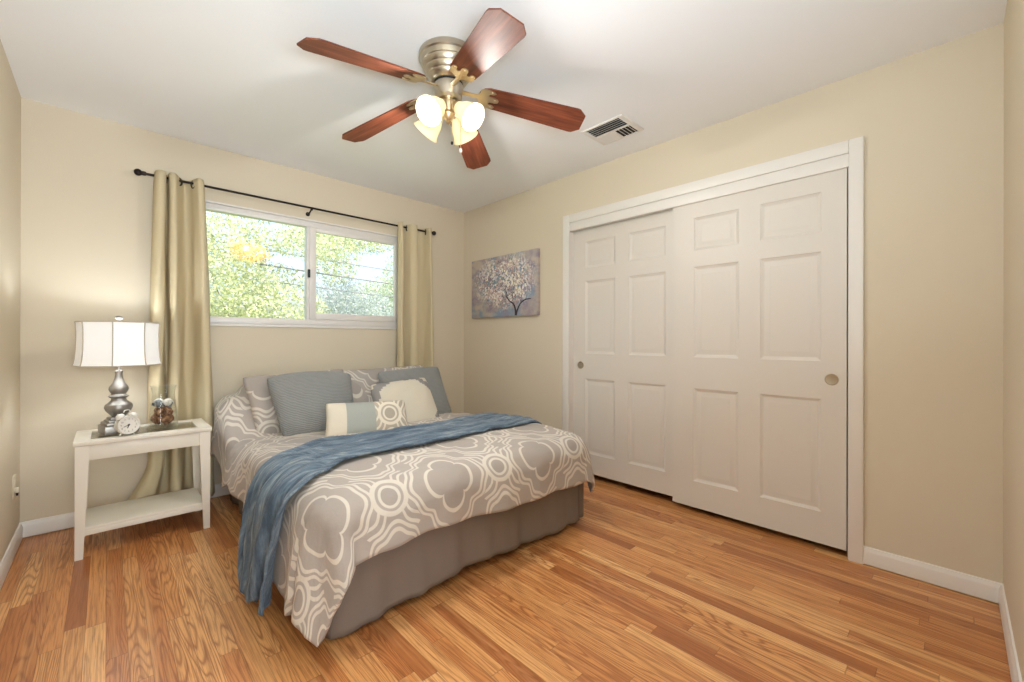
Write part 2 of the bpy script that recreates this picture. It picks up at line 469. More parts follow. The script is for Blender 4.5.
def panel_door(name, x, y0, y1, z0, z1, cols, pull_y):
    """six-panel moulded slab; the face with the panels looks towards -x"""
    rows = ((.204, .797), (.997, 1.575), (1.68, 1.89))
    ys = sorted({y0, y1, *[c for col in cols for c in col]}); zs = sorted({z0, z1, *[c for r_ in rows for c in r_]})
    bm = bmesh.new(); G = [[bm.verts.new((x, y, z)) for y in ys] for z in zs]; pan = []
    for j in range(len(zs)-1):
        for i in range(len(ys)-1):
            f = bm.faces.new((G[j][i], G[j][i+1], G[j+1][i+1], G[j+1][i]))
            if any(abs(ys[i]-c[0]) < 1e-6 for c in cols) and any(abs(zs[j]-r_[0]) < 1e-6 for r_ in rows): pan.append(f)
    for f in pan:
        for d, dep in ((.004, .004), (.014, .006), (.006, 0), (.022, -.0065), (.004, 0)):
            bmesh.ops.inset_region(bm, faces=[f], thickness=d, depth=0, use_even_offset=True)
            for v in f.verts: v.co.x += dep
    # back and sides
    bk = [bm.verts.new((x+.035, y, z)) for y, z in ((y0, z0), (y1, z0), (y1, z1), (y0, z1))]
    bm.faces.new(bk)
    edge = [e for e in bm.edges if e.is_boundary and all(abs(v.co.x-x) < 1e-5 for v in e.verts)]
    ret = bmesh.ops.extrude_edge_only(bm, edges=edge)
    for v in [g for g in ret['geom'] if isinstance(g, bmesh.types.BMVert)]: v.co.x = x+.035
    o = struct(MB().bm(bm).build(name, DOORM, angle=20))
    rot = Matrix.Translation((x, pull_y, .903)) @ Matrix.Rotation(-PI/2, 4, 'Y')
    p = MB(); p.lathe([(.0, .0006), (.022, .0006), (.0245, .001), (.026, .003), (.029, .003), (.0305, .0005), (.0305, -.002)], 32, rot, cap=False)
    p.build('finger_pull', NICKEL, o)
    return o
panel_door('door_1', X1+.008, .383, 1.300, .036, 1.995, ((.49, .778), (.894, 1.161)), .445)['label'] = 'front sliding six-panel closet door'
panel_door('door_2', X1+.052, 1.262, 2.172, .05, 1.999, ((1.372, 1.655), (1.772, 2.045)), 2.092)['label'] = 'rear sliding six-panel closet door'

# ---------------------------------------------------------------- window
win = struct(MB().box(WX0-.005, WX1+.005, Y1-.012, Y1+T, WZ0-.018, WZ0, .003).build('window_1', TRIM), 'two-pane horizontal sliding window with white vinyl frame')
b = MB()                                              # reveal lining
b.box(WX0, WX0+.012, Y1-.004, Y1+T, WZ0, WZ1); b.box(WX1-.012, WX1, Y1-.004, Y1+T, WZ0, WZ1); b.box(WX0, WX1, Y1-.004, Y1+T, WZ1-.012, WZ1)
b.build('window_reveal', TRIM, win, smooth=False)
FY0, FY1 = Y1+.012, Y1+.075
b = MB(); zt, zb = WZ1-.012, WZ0
b.box(WX0+.012, WX0+.05, FY0, FY1, zb, zt, .003); b.box(WX1-.05, WX1-.012, FY0, FY1, zb, zt, .003)
b.box(WX0+.05, WX1-.05, FY0, FY1, zt-.045, zt, .003); b.box(WX0+.05, WX1-.05, FY0, FY1, zb, zb+.05, .003)
b.box(1.155, 1.185, FY0+.004, FY1, zb+.05, zt-.045, .002)
b.build('window_frame', VINYL, win)
b = MB(); sx0, sx1, sz0, sz1 = 1.175, WX1-.05, zb+.05, zt-.045
sy0, sy1 = FY0-.006, FY0+.026
b.box(sx0, sx0+.05, sy0, sy1, sz0, sz1, .004); b.box(sx1-.03, sx1, sy0, sy1, sz0, sz1, .004)
b.box(sx0+.05, sx1-.03, sy0, sy1, sz1-.032, sz1, .004); b.box(sx0+.05, sx1-.03, sy0, sy1, sz0, sz0+.055, .004)
sash = b.build('sliding_sash', VINYL, win)
MB().box(sx0+.045, sx1-.025, FY0+.008, FY0+.012, sz0+.05, sz1-.028).build('window_pane', PANE, sash, smooth=False)
MB().box(WX0+.045, 1.157, FY0+.045, FY0+.049, zb+.045, zt-.04).build('window_pane', PANE, win, smooth=False)
b = MB(); b.box(1.158, 1.176, sy0-.014, sy0+.002, 1.60, 1.665, .004); b.box(1.163, 1.171, sy0-.022, sy0-.012, 1.625, 1.66, .002)
b.build('sash_latch', BLACK, win)

# ---------------------------------------------------------------- outdoors
GRASS = M('lawn', srgb(120, 150, 80), .9)
struct(MB().box(-25, 30, Y1+T+.02, 45, -.6, -.4).build('ground', GRASS, smooth=False))
def leaf_mat(name, cols):
    m = M(name, cols[0], .6, spec=.3); f = m.rnd()
    n = len(cols); c = m.ramp(f, [(k/(n-1), srgb(*q)) for k, q in enumerate(cols)])
    m.set('Base Color', c)
    t = m.nt.nodes.new('ShaderNodeBsdfTranslucent'); m.nt.links.new(c, t.inputs[0])
    mx = m.nt.nodes.new('ShaderNodeMixShader'); mx.inputs[0].default_value = .45
    m.nt.links.new(m.b.outputs[0], mx.inputs[1]); m.nt.links.new(t.outputs[0], mx.inputs[2]); m.nt.links.new(mx.outputs[0], m.out.inputs[0])
    return m
BARK = M('bark', srgb(120, 104, 88), .9)
L_YG = leaf_mat('yellow_green_leaves', [(150, 164, 112), (196, 202, 156), (226, 230, 200), (172, 184, 140), (242, 242, 226)])
L_G = leaf_mat('sage_leaves', [(150, 166, 140), (190, 202, 176), (222, 228, 210), (164, 180, 150)])
L_OR = leaf_mat('orange_leaves', [(238, 196, 130), (244, 214, 160), (226, 214, 150)])
L_BG = leaf_mat('grey_blue_leaves', [(160, 174, 184), (190, 200, 206), (214, 220, 218), (166, 180, 172)])
def foliage(clusters, n, size, seed):
    rs = random.Random(seed); b = MB(); vs, fs = [], []
    tot = sum(c[3]*c[4]*c[5] for c in clusters)**1
    for cx, cy, cz, rx, ry, rz in clusters:
        k = int(n*rx*ry*rz/tot)
        for _ in range(k):
            while True:
                p = Vector((rs.uniform(-1, 1), rs.uniform(-1, 1), rs.uniform(-1, 1)))
                if .25 < p.length < 1: break
            p = Vector((cx+p.x*rx, cy+p.y*ry, cz+p.z*rz))
            t = Vector((rs.gauss(0, 1), rs.gauss(0, 1), rs.gauss(0, 1))).normalized()
            q = t.cross(Vector((rs.gauss(0, 1), rs.gauss(0, 1), rs.gauss(0, 1)))).normalized()
            s_ = size*rs.uniform(.6, 1.3); o = len(vs)
            vs += [p-t*s_, p+q*s_*.42, p+t*s_, p-q*s_*.42]; fs.append((o, o+1, o+2, o+3))
    b.add(vs, fs); return b
def tree(name, label, x, y, trunk_h, clusters, n, size, mat, seed, extra=None, limbs=6):
    t = thing(name, label, 'tree' if 'tree' in name else 'shrub', (x, y, -.4))
    loc = Vector((x, y, -.4))
    cl = [(cx-x, cy-y, cz+.4, a, b_, c) for cx, cy, cz, a, b_, c in clusters]
    foliage(cl, n, size, seed).build('foliage', mat, t, smooth=False, recalc=False)
    if extra:
        foliage([(cx-x, cy-y, cz+.4, a, b_, c) for cx, cy, cz, a, b_, c in extra[0]], extra[1], size, seed+50).build('orange_foliage', extra[2], t, smooth=False, recalc=False)
    m = MB(); m.tube([(0, 0, 0), (.05, 0, trunk_h*.5), (0, .05, trunk_h)], [.16, .12, .09], 8)
    for k, (cx, cy, cz, *_r) in enumerate(cl[:limbs]):
        m.tube([(0, .05, trunk_h*.8), (cx*.5, cy*.5+.02, (trunk_h*.8+cz)/2-.1), (cx, cy, cz)], [.03, .018, .006], 6)
    m.build('trunk', BARK, t)
    return t
tree('garden_tree', 'large yellow-green leafy tree with an orange spray behind the fixed pane', 2.0, 8.6, 1.0,
     [(1.3, 8.5, 2.0, 1.0, .8, .7), (2.1, 8.4, 1.45, 1.1, .8, .65), (2.6, 8.8, 1.0, .9, .8, .5), (1.5, 8.6, 1.0, 1.0, .8, .6),
      (1.5, 9.0, 3.0, 1.1, .8, .5), (2.9, 8.8, 2.95, .8, .7, .3), (.5, 8.4, 2.6, .8, .7, .9), (2.2, 9.6, 2.3, .9, .6, .4)], 30000, .034, L_YG, 1,
     ([(1.68, 7.9, 2.50, .30, .25, .16), (1.5, 7.9, 2.62, .14, .2, .07)], 420, L_OR), limbs=4)
tree('garden_tree', 'loose light green tree crown reaching in beside the window mullion', 3.5, 10.6, 3.6,
     [(4.0, 10.4, 3.1, .6, .6, .7), (4.5, 10.6, 3.7, 1.2, .7, .4), (3.6, 10.6, 3.6, .8, .6, .4)], 7000, .038, L_YG, 2, limbs=0)
tree('garden_shrub', 'grey-blue feathery shrub low behind the sliding pane', 4.3, 10.2, .5,
     [(3.75, 10.4, 1.75, .55, .6, .75), (4.35, 10.5, 1.95, .5, .6, .75), (4.95, 10.4, 1.5, .7, .7, .85)], 14000, .03, L_BG, 3)
tree('garden_tree', 'pale sage tree at the far end of the sliding pane', 6.2, 12.2, .9,
     [(5.5, 12.2, 1.9, .8, .8, .9), (6.2, 12.4, 2.1, .8, .8, 1.0), (6.9, 12.2, 3.0, .7, .8, 1.1), (6.7, 12.4, 1.6, .9, .8, .7)], 16000, .04, L_G, 4)
tree('garden_shrub', 'dull green hedge shrub along the bottom of the fixed pane', 2.0, 12.5, .5,
     [(1.0, 12.5, .9, 1.6, .7, .9), (3.2, 12.6, .9, 1.5, .7, .9)], 9000, .045, L_G, 5)
WIRE = M('wire', srgb(120, 125, 135), .6)
PX0, PX1, PY = -2.0, 8.45, 9.4
for px, lab in ((PX0, 'wooden utility pole hidden behind the large leafy tree'), (PX1, 'grey utility pole standing past the right-hand curtain')):
    tp = thing('utility_pole', lab, 'utility pole', (px, PY, -.4))
    MB().tube([(0, 0, 0), (0, 0, 3.7)], [.07, .045], 10).build('post', WIRE, tp)
    MB().box(-.05, .05, -.5, .5, 3.4, 3.5).build('crossarm', WIRE, tp)
for k, (z0_, z1_, r_, lab) in enumerate(((3.10, 2.69, .010, 'topmost grey utility wire crossing the sliding pane'),
        (2.84, 2.34, .016, 'thick grey utility wire crossing both panes at mid height'),
        (2.54, 2.02, .009, 'lowest thin grey utility wire crossing behind the panes'))):
    pts = [(lerp(PX0, PX1, t/16), PY, lerp(z0_, z1_, t/16)-.07*math.sin(PI*t/16)) for t in range(17)]
    tag(MB().tube(pts, r_, 6).build('utility_wire', WIRE), lab, 'wire', 'utility wires outside the window')

# ---------------------------------------------------------------- curtains and rod
RY, RZ = Y1-.09, 2.133
rod = thing('curtain_rod', 'thin dark bronze curtain rod above the window', 'curtain rod', (1.2, RY, RZ))
b = MB().tube([(.14-1.2, 0, 0), (2.27-1.2, 0, 0)], .008, 12); b.build('rod', BRONZE, rod)
for sx in (.136, 2.282):
    b = MB().sphere((sx-1.2, 0, 0), .021); b.lathe([(.012, -.012), (.014, 0), (.012, .012)], 12, Matrix.Translation((sx-1.2+(.026 if sx < 1 else -.026), 0, 0)) @ Matrix.Rotation(PI/2, 4, 'Y'))
    b.build('finial', BRONZE, rod)
for sx in (.245, 1.155, 2.215):
    b = MB().tube([(sx-1.2, .09, -.03), (sx-1.2, .05, -.03), (sx-1.2, 0, -.012)], .006, 8)
    b.lathe([(.016, .083), (.016, .0895)], 14, Matrix.Translation((sx-1.2, 0, -.03)) @ Matrix.Rotation(-PI/2, 4, 'X'))
    b.lathe([(.011, -.007), (.011, .007)], 12, Matrix.Translation((sx-1.2, 0, -.008)) @ Matrix.Rotation(PI/2, 4, 'Y'))
    b.build('bracket', BRONZE, rod)
def curtain(label, top, bot, zb, rings, flare=None):
    cx = sum(p[0] for p in top)/len(top)
    root = thing('window_curtain', label, 'curtain', (cx, RY, zb), 'grommet curtains on the rod')
    A = spline([(x, dy*1.3, 0) for x, dy in top], 7); B = spline([(x, dy*1.35, 0) for x, dy in bot], 7)
    n, m = len(A), 60; Pm, UV = [], []
    L = [0]
    for i in range(1, n): L.append(L[-1]+(B[i]-B[i-1]).length)
    for j in range(m):
        t = j/(m-1); z = lerp(RZ+.025, zb, t); row, ur = [], []
        k = t**.75
        for i in range(n):
            x, y = lerp(A[i].x, B[i].x, k), lerp(A[i].y, B[i].y, k)
            x += .006*math.sin(5*t*PI+i*.35)*t; y += .005*math.sin(4*t*PI+i*.5+1)*t
            if flare:
                g = max(0, (t-.865)/.135)**1.5*max(0, 1-i/(n*.36)); x -= flare*g; y -= .02*g
            row.append((x-cx, min(y, .083), z-zb)); ur.append((L[i], z))
        Pm.append(row); UV.append(ur)
    o = MB().grid(Pm, n, m, uv=UV).build('curtain_cloth', CURTAIN, root, angle=180)
    s_ = o.modifiers.new('thick', 'SOLIDIFY'); s_.thickness = .0025; s_.offset = 0
    for rx, ang in rings:
        pts = [(rx-cx+math.cos(a)*.024*math.sin(ang), math.cos(a)*.024*math.cos(ang), RZ-zb+math.sin(a)*.024-.006) for a in [2*PI*k/20 for k in range(20)]]
        MB().tube(pts, .0048, 8, closed=True).build('grommet', BRONZE, root)
    return root
curtain('oat linen curtain panel behind the nightstand', [(.213, .012), (.222, -.035), (.245, -.05), (.266, -.035), (.272, .015), (.279, .015), (.286, -.035), (.310, -.045), (.333, -.005), (.365, .04), (.395, .03), (.412, -.01), (.43, -.045), (.452, -.04), (.466, .0)],
        [(.180, .012), (.190, -.03), (.215, -.055), (.250, -.035), (.268, .035), (.285, .035), (.300, -.03), (.330, -.05), (.360, .0), (.385, .05), (.425, .045), (.455, -.01), (.480, -.05), (.515, -.045), (.535, .0)],
        .06, ((.333, .95), (.412, -.4), (.269, .1)), .13)
curtain('oat linen curtain panel beside the painting corner', [(1.893, -.01), (1.905, -.04), (1.922, -.04), (1.935, 0), (1.958, .035), (1.985, .0), (2.01, -.04), (2.06, -.045), (2.085, 0), (2.11, .035), (2.16, .03), (2.185, 0), (2.2, -.04), (2.225, -.03), (2.238, .03)],
        [(1.885, -.01), (1.90, -.04), (1.922, -.045), (1.938, 0), (1.96, .04), (1.99, .0), (2.015, -.045), (2.075, -.05), (2.10, 0), (2.13, .04), (2.19, .035), (2.215, 0), (2.24, -.045), (2.27, -.03), (2.30, .045)],
        .06, ((1.992, .95), (2.185, .5), (1.935, .3)))

# ---------------------------------------------------------------- painting
def painting_mat():
    m = M('blossom_tree_paint', (.5, .5, .55), .7); x, y, z = m.xyz(m.coord())
    p = m.vec(y, z, 0.0)
    n = m.noise(p, 5, 4, .6); n2 = m.noise(m.vec(y*9.0, z*16.0, 4.0), 1, 4, .7)
    c = m.ramp(n*.7+n2*.3, [(.3, srgb(112, 104, 132)), (.45, srgb(150, 140, 152)), (.55, srgb(176, 166, 158)), (.7, srgb(128, 150, 172))])
    c = m.mix((n2.step(.55, .7))*.5, c, srgb(110, 128, 150))
    dx = (y+.02)/.44; dz = (z-.04)/.26
    crown = 1-((dx*dx+dz*dz).sqrt()+(n-.5)*.6).step(.6, 1.15)
    c = m.mix(m.noise(m.vec(y+4.0, z, 1.0), 6, 2).step(.5, .62)*.7, c, srgb(120, 150, 176))
    c = m.mix(m.noise(m.vec(y+9.0, z*1.3, 1.0), 5, 2).step(.5, .65)*.6, c, srgb(204, 190, 168))
    for sc, col, th, sd in ((40, (232, 228, 220), .52, 0.0), (52, (218, 184, 172), .46, 3.0), (46, (96, 140, 156), .44, 7.0), (55, (70, 62, 74), .40, 11.0), (36, (240, 234, 214), .50, 15.0), (44, (226, 220, 226), .46, 19.0), (60, (150, 96, 110), .36, 23.0)):
        pv = m.vec(y+sd, z, sd); d = m.voro(pv, sc); keep = m.noise(m.vec(y+sd, z+sd, 0.0), 9, 2).step(.44, .54)
        c = m.mix((1-d.step(th*.7, th))*keep*crown*.95, c, srgb(*col))
    m.set('Base Color', c); m.bump(n2, .3, .004); return m
PAINT = painting_mat(); STROKE = M('dark_paint_stroke', srgb(48, 38, 48), .7)
py0, py1, pz0, pz1 = 2.488, 3.396, 1.322, 1.897
pc = ((py0+py1)/2, (pz0+pz1)/2)
pt = tag(MB().box(-.036, 0, py0-pc[0], py1-pc[0], pz0-pc[1], pz1-pc[1], .003).build('canvas_painting', PAINT), 'unframed canvas of a blossoming tree hanging on the closet wall', 'painting')
pt.location = (X1-.001, pc[0], pc[1])
b = MB(); xk = -.0365
def stroke(pts, r0, r1):
    q = spline([(xk, y, z) for y, z in pts], 5); b.tube(q, [lerp(r0, r1, i/(len(q)-1)) for i in range(len(q))], 6)
bz = pz0-pc[1]
TY = -.189
stroke([(TY, bz+.006), (TY+.005, bz+.06), (TY+.03, bz+.11), (TY+.08, bz+.14), (TY+.13, bz+.19)], .013, .004)
stroke([(TY-.005, bz+.006), (TY-.02, bz+.05), (TY-.06, bz+.11), (TY-.12, bz+.14), (TY-.19, bz+.145)], .011, .004)
stroke([(TY+.03, bz+.11), (TY+.04, bz+.20), (TY+.02, bz+.28), (TY+.05, bz+.35)], .004, .0015)
stroke([(TY+.10, bz+.16), (TY+.14, bz+.24), (TY+.2, bz+.30)], .0035, .0015)
stroke([(TY-.06, bz+.11), (TY-.08, bz+.20), (TY-.06, bz+.29)], .004, .0015)
b.v = [((x-xk)*.25+xk, y, z) for x, y, z in b.v]
b.build('painted_tree_trunk', STROKE, pt)

# ---------------------------------------------------------------- ceiling vent
vt = thing('ceiling_vent', 'white metal ceiling vent grille beside the fan', 'vent', (2.318, 1.508, H))
vx, vy = 2.318, 1.508
GX0, GX1, GY0, GY1 = 2.205-vx, 2.443-vx, 1.392-vy, 1.632-vy
b = MB(); z0, z1 = -.010, 0
b.box(-.128, .128, GY1, .150, z0, z1, .003); b.box(-.128, .128, -.150, GY0, z0, z1, .003)
b.box(-.128, GX0, GY0, GY1, z0, z1, .003); b.box(GX1, .128, GY0, GY1, z0, z1, .003)
xm = 2.322-vx; ym = 1.508-vy
b.box(xm-.004, xm+.006, GY0, GY1, z0, z1); b.box(xm+.006, GX1, ym-.005, ym+.005, z0, z1)
b.build('vent_frame', TRIM, vt)
MB().box(GX0, GX1, GY0, GY1, -.0015, -.0005).build('duct_shade_sheet', DARK, vt, smooth=False)  # near-black sheet on the ceiling, standing in for the shade inside the duct
def slat(c, axis, l0, l1, tilt, w=.0135):
    b = MB(); b.box(l0, l1, -w/2, w/2, -.0006, .0006)
    m = Matrix.Translation((c[0], c[1], -.0065)) @ (Matrix.Rotation(PI/2, 4, 'Z') if axis == 'y' else Matrix.Identity(4)) @ Matrix.Rotation(tilt, 4, 'X')
    b.v = [tuple(m @ Vector(v)) for v in b.v]; return b
for k in range(5):
    slat((lerp(GX0, xm, (k+.7)/5.2), 0), 'y', GY0, GY1, R(-34)).build('vent_slat', TRIM, vt, smooth=False)
for k in range(5):
    slat((0, lerp(GY0, ym, (k+.6)/5)), 'x', xm+.006, GX1, R(34)).build('vent_slat', TRIM, vt, smooth=False)
for k in range(5):
    slat((0, lerp(ym, GY1, (k+.5)/5)), 'x', xm+.006, GX1, R(-34), .022).build('vent_slat', TRIM, vt, smooth=False)

# ---------------------------------------------------------------- ceiling fan
FX, FY = 1.160, 1.650
fan = thing('ceiling_fan', 'flush-mount ceiling fan with five cherry blades and four lit shades', 'ceiling fan', (FX, FY, H))
b = MB(); b.lathe([(.0, -.001), (.134, -.001), (.138, -.006), (.138, -.028), (.132, -.034), (.131, -.038), (.125, -.054), (.1225, -.056), (.122, -.059), (.112, -.078), (.1095, -.080), (.109, -.083), (.097, -.102), (.0945, -.104), (.094, -.107), (.080, -.126), (.07, -.132), (0, -.132)], 48, cap=False)
b.build('motor_housing', NICKEL, fan, angle=30)
MB().lathe([(.0, -.132), (.066, -.132), (.066, -.142), (0, -.142)], 32, cap=False).build('flywheel', BLACK, fan)
MB().lathe([(0, -.142), (.068, -.142), (.070, -.150), (.066, -.175), (.062, -.20), (.052, -.212), (0, -.212)], 40, cap=False).build('switch_housing', NICKEL, fan, angle=30)
b = MB().lathe([(0, -.212), (.03, -.212), (.032, -.235), (.024, -.262), (.03, -.275), (.02, -.295), (.008, -.305), (.011, -.315), (0, -.322)], 24, cap=False)
b.build('light_hub', ANTIQUE, fan)
ph0 = -3.116; zh, zt_ = 2.288-H, 2.178-H
slope = math.atan2(zh-zt_, .66)
def blade_outline():
    L0, L1 = .145, .664; w0, w1 = .060, .077
    p = [(L1, -w1+.032), (L1, w1-.032), (L1-.035, w1-.002), (L1-.05, w1)]
    p += [(lerp(L1-.05, L0+.05, k/6), lerp(w1, w0, k/6)) for k in range(1, 7)]
    p += [(L0+.022, w0-.010), (L0+.006, w0-.026), (L0, w0-.045)]
    q = p[2:]; return p + [(x, -y) for x, y in reversed(q)]
BO = blade_outline()
def iron_outline():
    half = [(.045, .013), (.12, .009), (.142, .012), (.150, .026), (.152, .044), (.165, .054), (.195, .055), (.216, .051), (.224, .041), (.214, .033),
            (.196, .030), (.190, .022), (.198, .016), (.222, .015), (.236, .010), (.240, .003)]
    return half + [(x, -y) for x, y in reversed(half)]
for k in range(5):
    a = ph0+k*2*PI/5
    base = Matrix.Translation((0, 0, zh)) @ Matrix.Rotation(a, 4, 'Z') @ Matrix.Rotation(slope, 4, 'Y')
    mt = base @ Matrix.Rotation(R(-13), 4, 'X')
    b = MB(); b.prism(BO, .006)
    o = b.build('fan_blade', BLADE, fan, smooth=False); o.matrix_local = mt
    ir = MB(); ir.prism(iron_outline(), .004, Matrix.Translation((0, 0, -.0045)))
    io = ir.build('blade_iron', ANTIQUE, o, smooth=False)
    for sx, sy in ((.205, .043), (.205, -.043), (.222, 0)):
        MB().sphere((sx, sy, -.0045), .0055, (1, 1, .6), 10, 6).build('screw', ANTIQUE, o)
sh_prof = [(.021, .0), (.027, .004), (.029, .014), (.036, .028), (.044, .045), (.048, .062), (.051, .08), (.057, .096), (.064, .108)]
for k in range(4):
    a = R(17+90*k); out = Vector((math.cos(a), math.sin(a), 0)); th = R(40)
    n = out*math.cos(th)-Vector((0, 0, 1))*math.sin(th)
    mouth = out*.142+Vector((0, 0, 2.113-H)); neck = mouth-n*.108
    rot = Matrix.Translation(neck) @ n.to_track_quat('Z', 'Y').to_matrix().to_4x4()
    arm = MB().tube(spline([(0, 0, -.235), tuple(out*.035+Vector((0, 0, -.222))), tuple(neck-n*.035+Vector((0, 0, .012))), tuple(neck-n*.008)], 6), .008, 8)
    arm.lathe([(.0, -.03), (.016, -.03), (.024, -.018), (.026, .004), (.0, .004)], 20, rot, cap=False)
    ao = arm.build('light_arm', ANTIQUE, fan)
    g = MB().lathe(sh_prof, 32, rot, cap=False).build('light_shade', FROST, fan, angle=60)
    s_ = g.modifiers.new('thick', 'SOLIDIFY'); s_.thickness = .003; s_.offset = 1
    bl = MB().sphere((0, 0, .055), .019, (1, 1, 1.3), 14, 10); bl.v = [tuple(rot @ Vector(v)) for v in bl.v]
    bl.build('bulb', BULB, g)
    ld = bpy.data.lights.new('fan_bulb_light', 'POINT'); ld.energy = POWER_FAN; ld.color = (1, .975, .935); ld.shadow_soft_size = .02
    lo = bpy.data.objects.new('fan_bulb_light', ld); COL.objects.link(lo); lo.parent = fan; lo.location = rot @ Vector((0, 0, .088))
WHITE = M('white_plastic', srgb(235, 230, 220), .4)
for (px, py_, zb_, mat_, rr) in ((-.012, -.045, 2.012, BLACK, .0055), (.045, -.035, 1.999, WHITE, .008)):
    c = MB(); zz = zb_-H
    c.tube([(px, py_, -.205), (px, py_, zz+.012)], .0012, 6)
    co = c.build('pull_chain', ANTIQUE, fan)
    MB().sphere((px, py_, zz), rr, (1, 1, 1.5), 12, 8).build('chain_fob', mat_, co)

# ---------------------------------------------------------------- bed
def Hs(x, y):
    """height of the comforter's top surface"""
    z = plin(y, [(1.5, .535), (1.9, .552), (2.4, .545), (2.75, .515), (3.0, .50)])
    z += .32*sm((y-2.98)/.30)*sm((x-.44)/.30)*sm((2.08-x)/.28)
    return z
BXL, BXR, BYF = .64, 2.03, 1.625                       # where the top starts to turn down
def drape(u, v, off=0., rr=.125, ripple=True):
    du = BXL-u if u < BXL else (u-BXR if u > BXR else 0); dv = max(BYF-v, 0)
    cx, cy = min(max(u, BXL), BXR), max(v, BYF)
    d = math.hypot(du, dv)
    puff = .007*mnoise.noise(Vector((u*5, v*5, 1))) + .004*mnoise.noise(Vector((u*14, v*14, 4)))
    if d < 1e-6: return Vector((cx, cy, Hs(cx, cy)+off+puff))
    n = Vector(((-du if u < BXL else du)/d, -dv/d, 0))
    if dv > 0 and du > 0:                               # the corner of the quilt is rounded off
        lim = .44 if u < 1 else .30
        if d > lim: d = lim+.15*math.tanh((d-lim)/.15)
    r = rr+off; tm = R(84); da = rr*tm
    if d < da: th = d/rr; o = r*math.sin(th); dr = r*(1-math.cos(th))-off
    else:
        o = r*math.sin(tm)+(d-da)*math.cos(tm); dr = r*(1-math.cos(tm))-off+(d-da)*math.sin(tm)
    if ripple:
        k = sm((d-.08)/.25)
        if dv > 0 and du > 0:
            ph = math.atan2(dv, du); o += k*(.016*math.sin(ph*6+.6)+(.035 if u < 1 else .01)*math.sin(2*ph)*sm((d-.12)/.4)+(.022*math.sin(ph) if u < 1 else 0))
        else:
            t = cy if du > 0 else cx
            o += k*(.012*math.sin(t*9+1)+.008*math.sin(t*23+2))
            if u < BXL: o += .022*k*sm((2.7-cy)/.7)
    o += puff*1.2
    sx_ = .038*sm((d-.10)/.35)*math.sin(2*math.atan2(dv, du)) if (u < BXL and dv > 0) else 0
    return Vector((cx+n.x*o+sx_, cy+n.y*o-sx_*.2, max(Hs(cx, cy)-dr+(puff if d < da else 0), .012+off)))

bed = thing('bed', 'queen bed with a taupe skirt under the medallion comforter', 'bed', (1.35, 2.55, 0))
bl_ = (-1.35, -2.55, 0)
MB().box(.64, 2.06, 1.60, 3.40, .30, .47, .05).move(bl_).build('mattress', M('mattress_ticking', srgb(225, 222, 215), .9), bed)
MB().box(.64, 2.06, 1.60, 3.40, .14, .29, .02).move(bl_).build('box_spring', M('box_spring_cloth', srgb(200, 195, 190), .9), bed)
for lx in (.70, 2.0):
    for ly in (1.70, 3.30): MB().box(lx-.025, lx+.025, ly-.025, ly+.025, 0, .15, .004).move(bl_).build('leg', BLACK, bed)
def skirt_panel(path, zb_fn, flare, seed):
    n, m = len(path), 14; P_ = []
    nr = []
    for i in range(n):
        a, c = path[max(i-1, 0)], path[min(i+1, n-1)]; t = Vector((c[0]-a[0], c[1]-a[1])).normalized(); nr.append(Vector((t.y, -t.x)))
    for j in range(m):
        t = j/(m-1); row = []
        for i, (x, y) in enumerate(path):
            s_ = i/(n-1)
            w = flare*t + (.25+.75*t)*(.009*math.sin(s_*23+seed)+.007*math.sin(s_*51+seed*2)+.004*math.sin(s_*97+seed*3))
            row.append((x+nr[i].x*w, y+nr[i].y*w, lerp(.34, zb_fn(s_), t)))
        P_.append(row)
    return MB().grid(P_, n, m)
fr = [(lerp(.60, 2.055, i/70), 1.565) for i in range(71)]
fr[0] = (.603, 1.60); fr[1] = (.606, 1.58)
sk = skirt_panel(fr, lambda s: .014+.035*math.sin(PI*min(1, s*1.15))**2*(1 if s < .9 else .6)+.010*s, .012, 1.0).move(bl_).build('skirt_front', SKIRT, bed, angle=180)
sk.modifiers.new('thick', 'SOLIDIFY').thickness = .003
lf = [(.612, lerp(3.39, 1.575, i/60)) for i in range(61)]
s2 = skirt_panel(lf, lambda s: .015+.012*math.sin(s*9)**2, .004, 3.0).move(bl_).build('skirt_side', SKIRT, bed, angle=180); s2.modifiers.new('thick', 'SOLIDIFY').thickness = .003
rf = [(2.062, 1.568), (2.085, 1.552), (2.108, 1.566), (2.09, 1.60)] + [(2.09, lerp(1.62, 3.39, i/50)) for i in range(51)]
s3 = skirt_panel(rf, lambda s: .03+.01*math.sin(s*9)**2, .004, 5.0).move(bl_).build('skirt_side', SKIRT, bed, angle=180); s3.modifiers.new('thick', 'SOLIDIFY').thickness = .003

# comforter
def comforter():
    nu, nv = 150, 150; P_, U_ = [], []
    for j in range(nv):
        t = j/(nv-1); row, ur = [], []
        for i in range(nu):
            s = i/(nu-1)
            vF = BYF-plin(lerp(.3, 2.4, s), [(.30, .36), (.64, .345), (.85, .30), (1.1, .295), (1.5, .32), (2.03, .335), (2.4, .35)])
            v = lerp(vF, 3.40, t)
            uL = BXL-plin(v, [(1.27, .48), (1.78, .49), (2.0, .43), (2.3, .38), (2.9, .31), (3.2, .42), (3.5, .5)])
            uR = BXR+plin(v, [(1.27, .33), (1.7, .32), (2.5, .3), (3.5, .3)])
            u = lerp(uL, uR, s)
            row.append(drape(u, v)); ur.append((u, v))
        P_.append(row); U_.append(ur)
    b = MB().grid(P_, nu, nv, uv=U_)
    o = b.build('comforter', [DUVET, LINING], angle=180, recalc=False)
    m = o.modifiers.new('thick', 'SOLIDIFY'); m.thickness = .016; m.offset = -1; m.material_offset = 1; m.material_offset_rim = 0
    return tag(o, 'taupe comforter with cream medallion and ring pattern spread over the bed', 'comforter')
comforter()

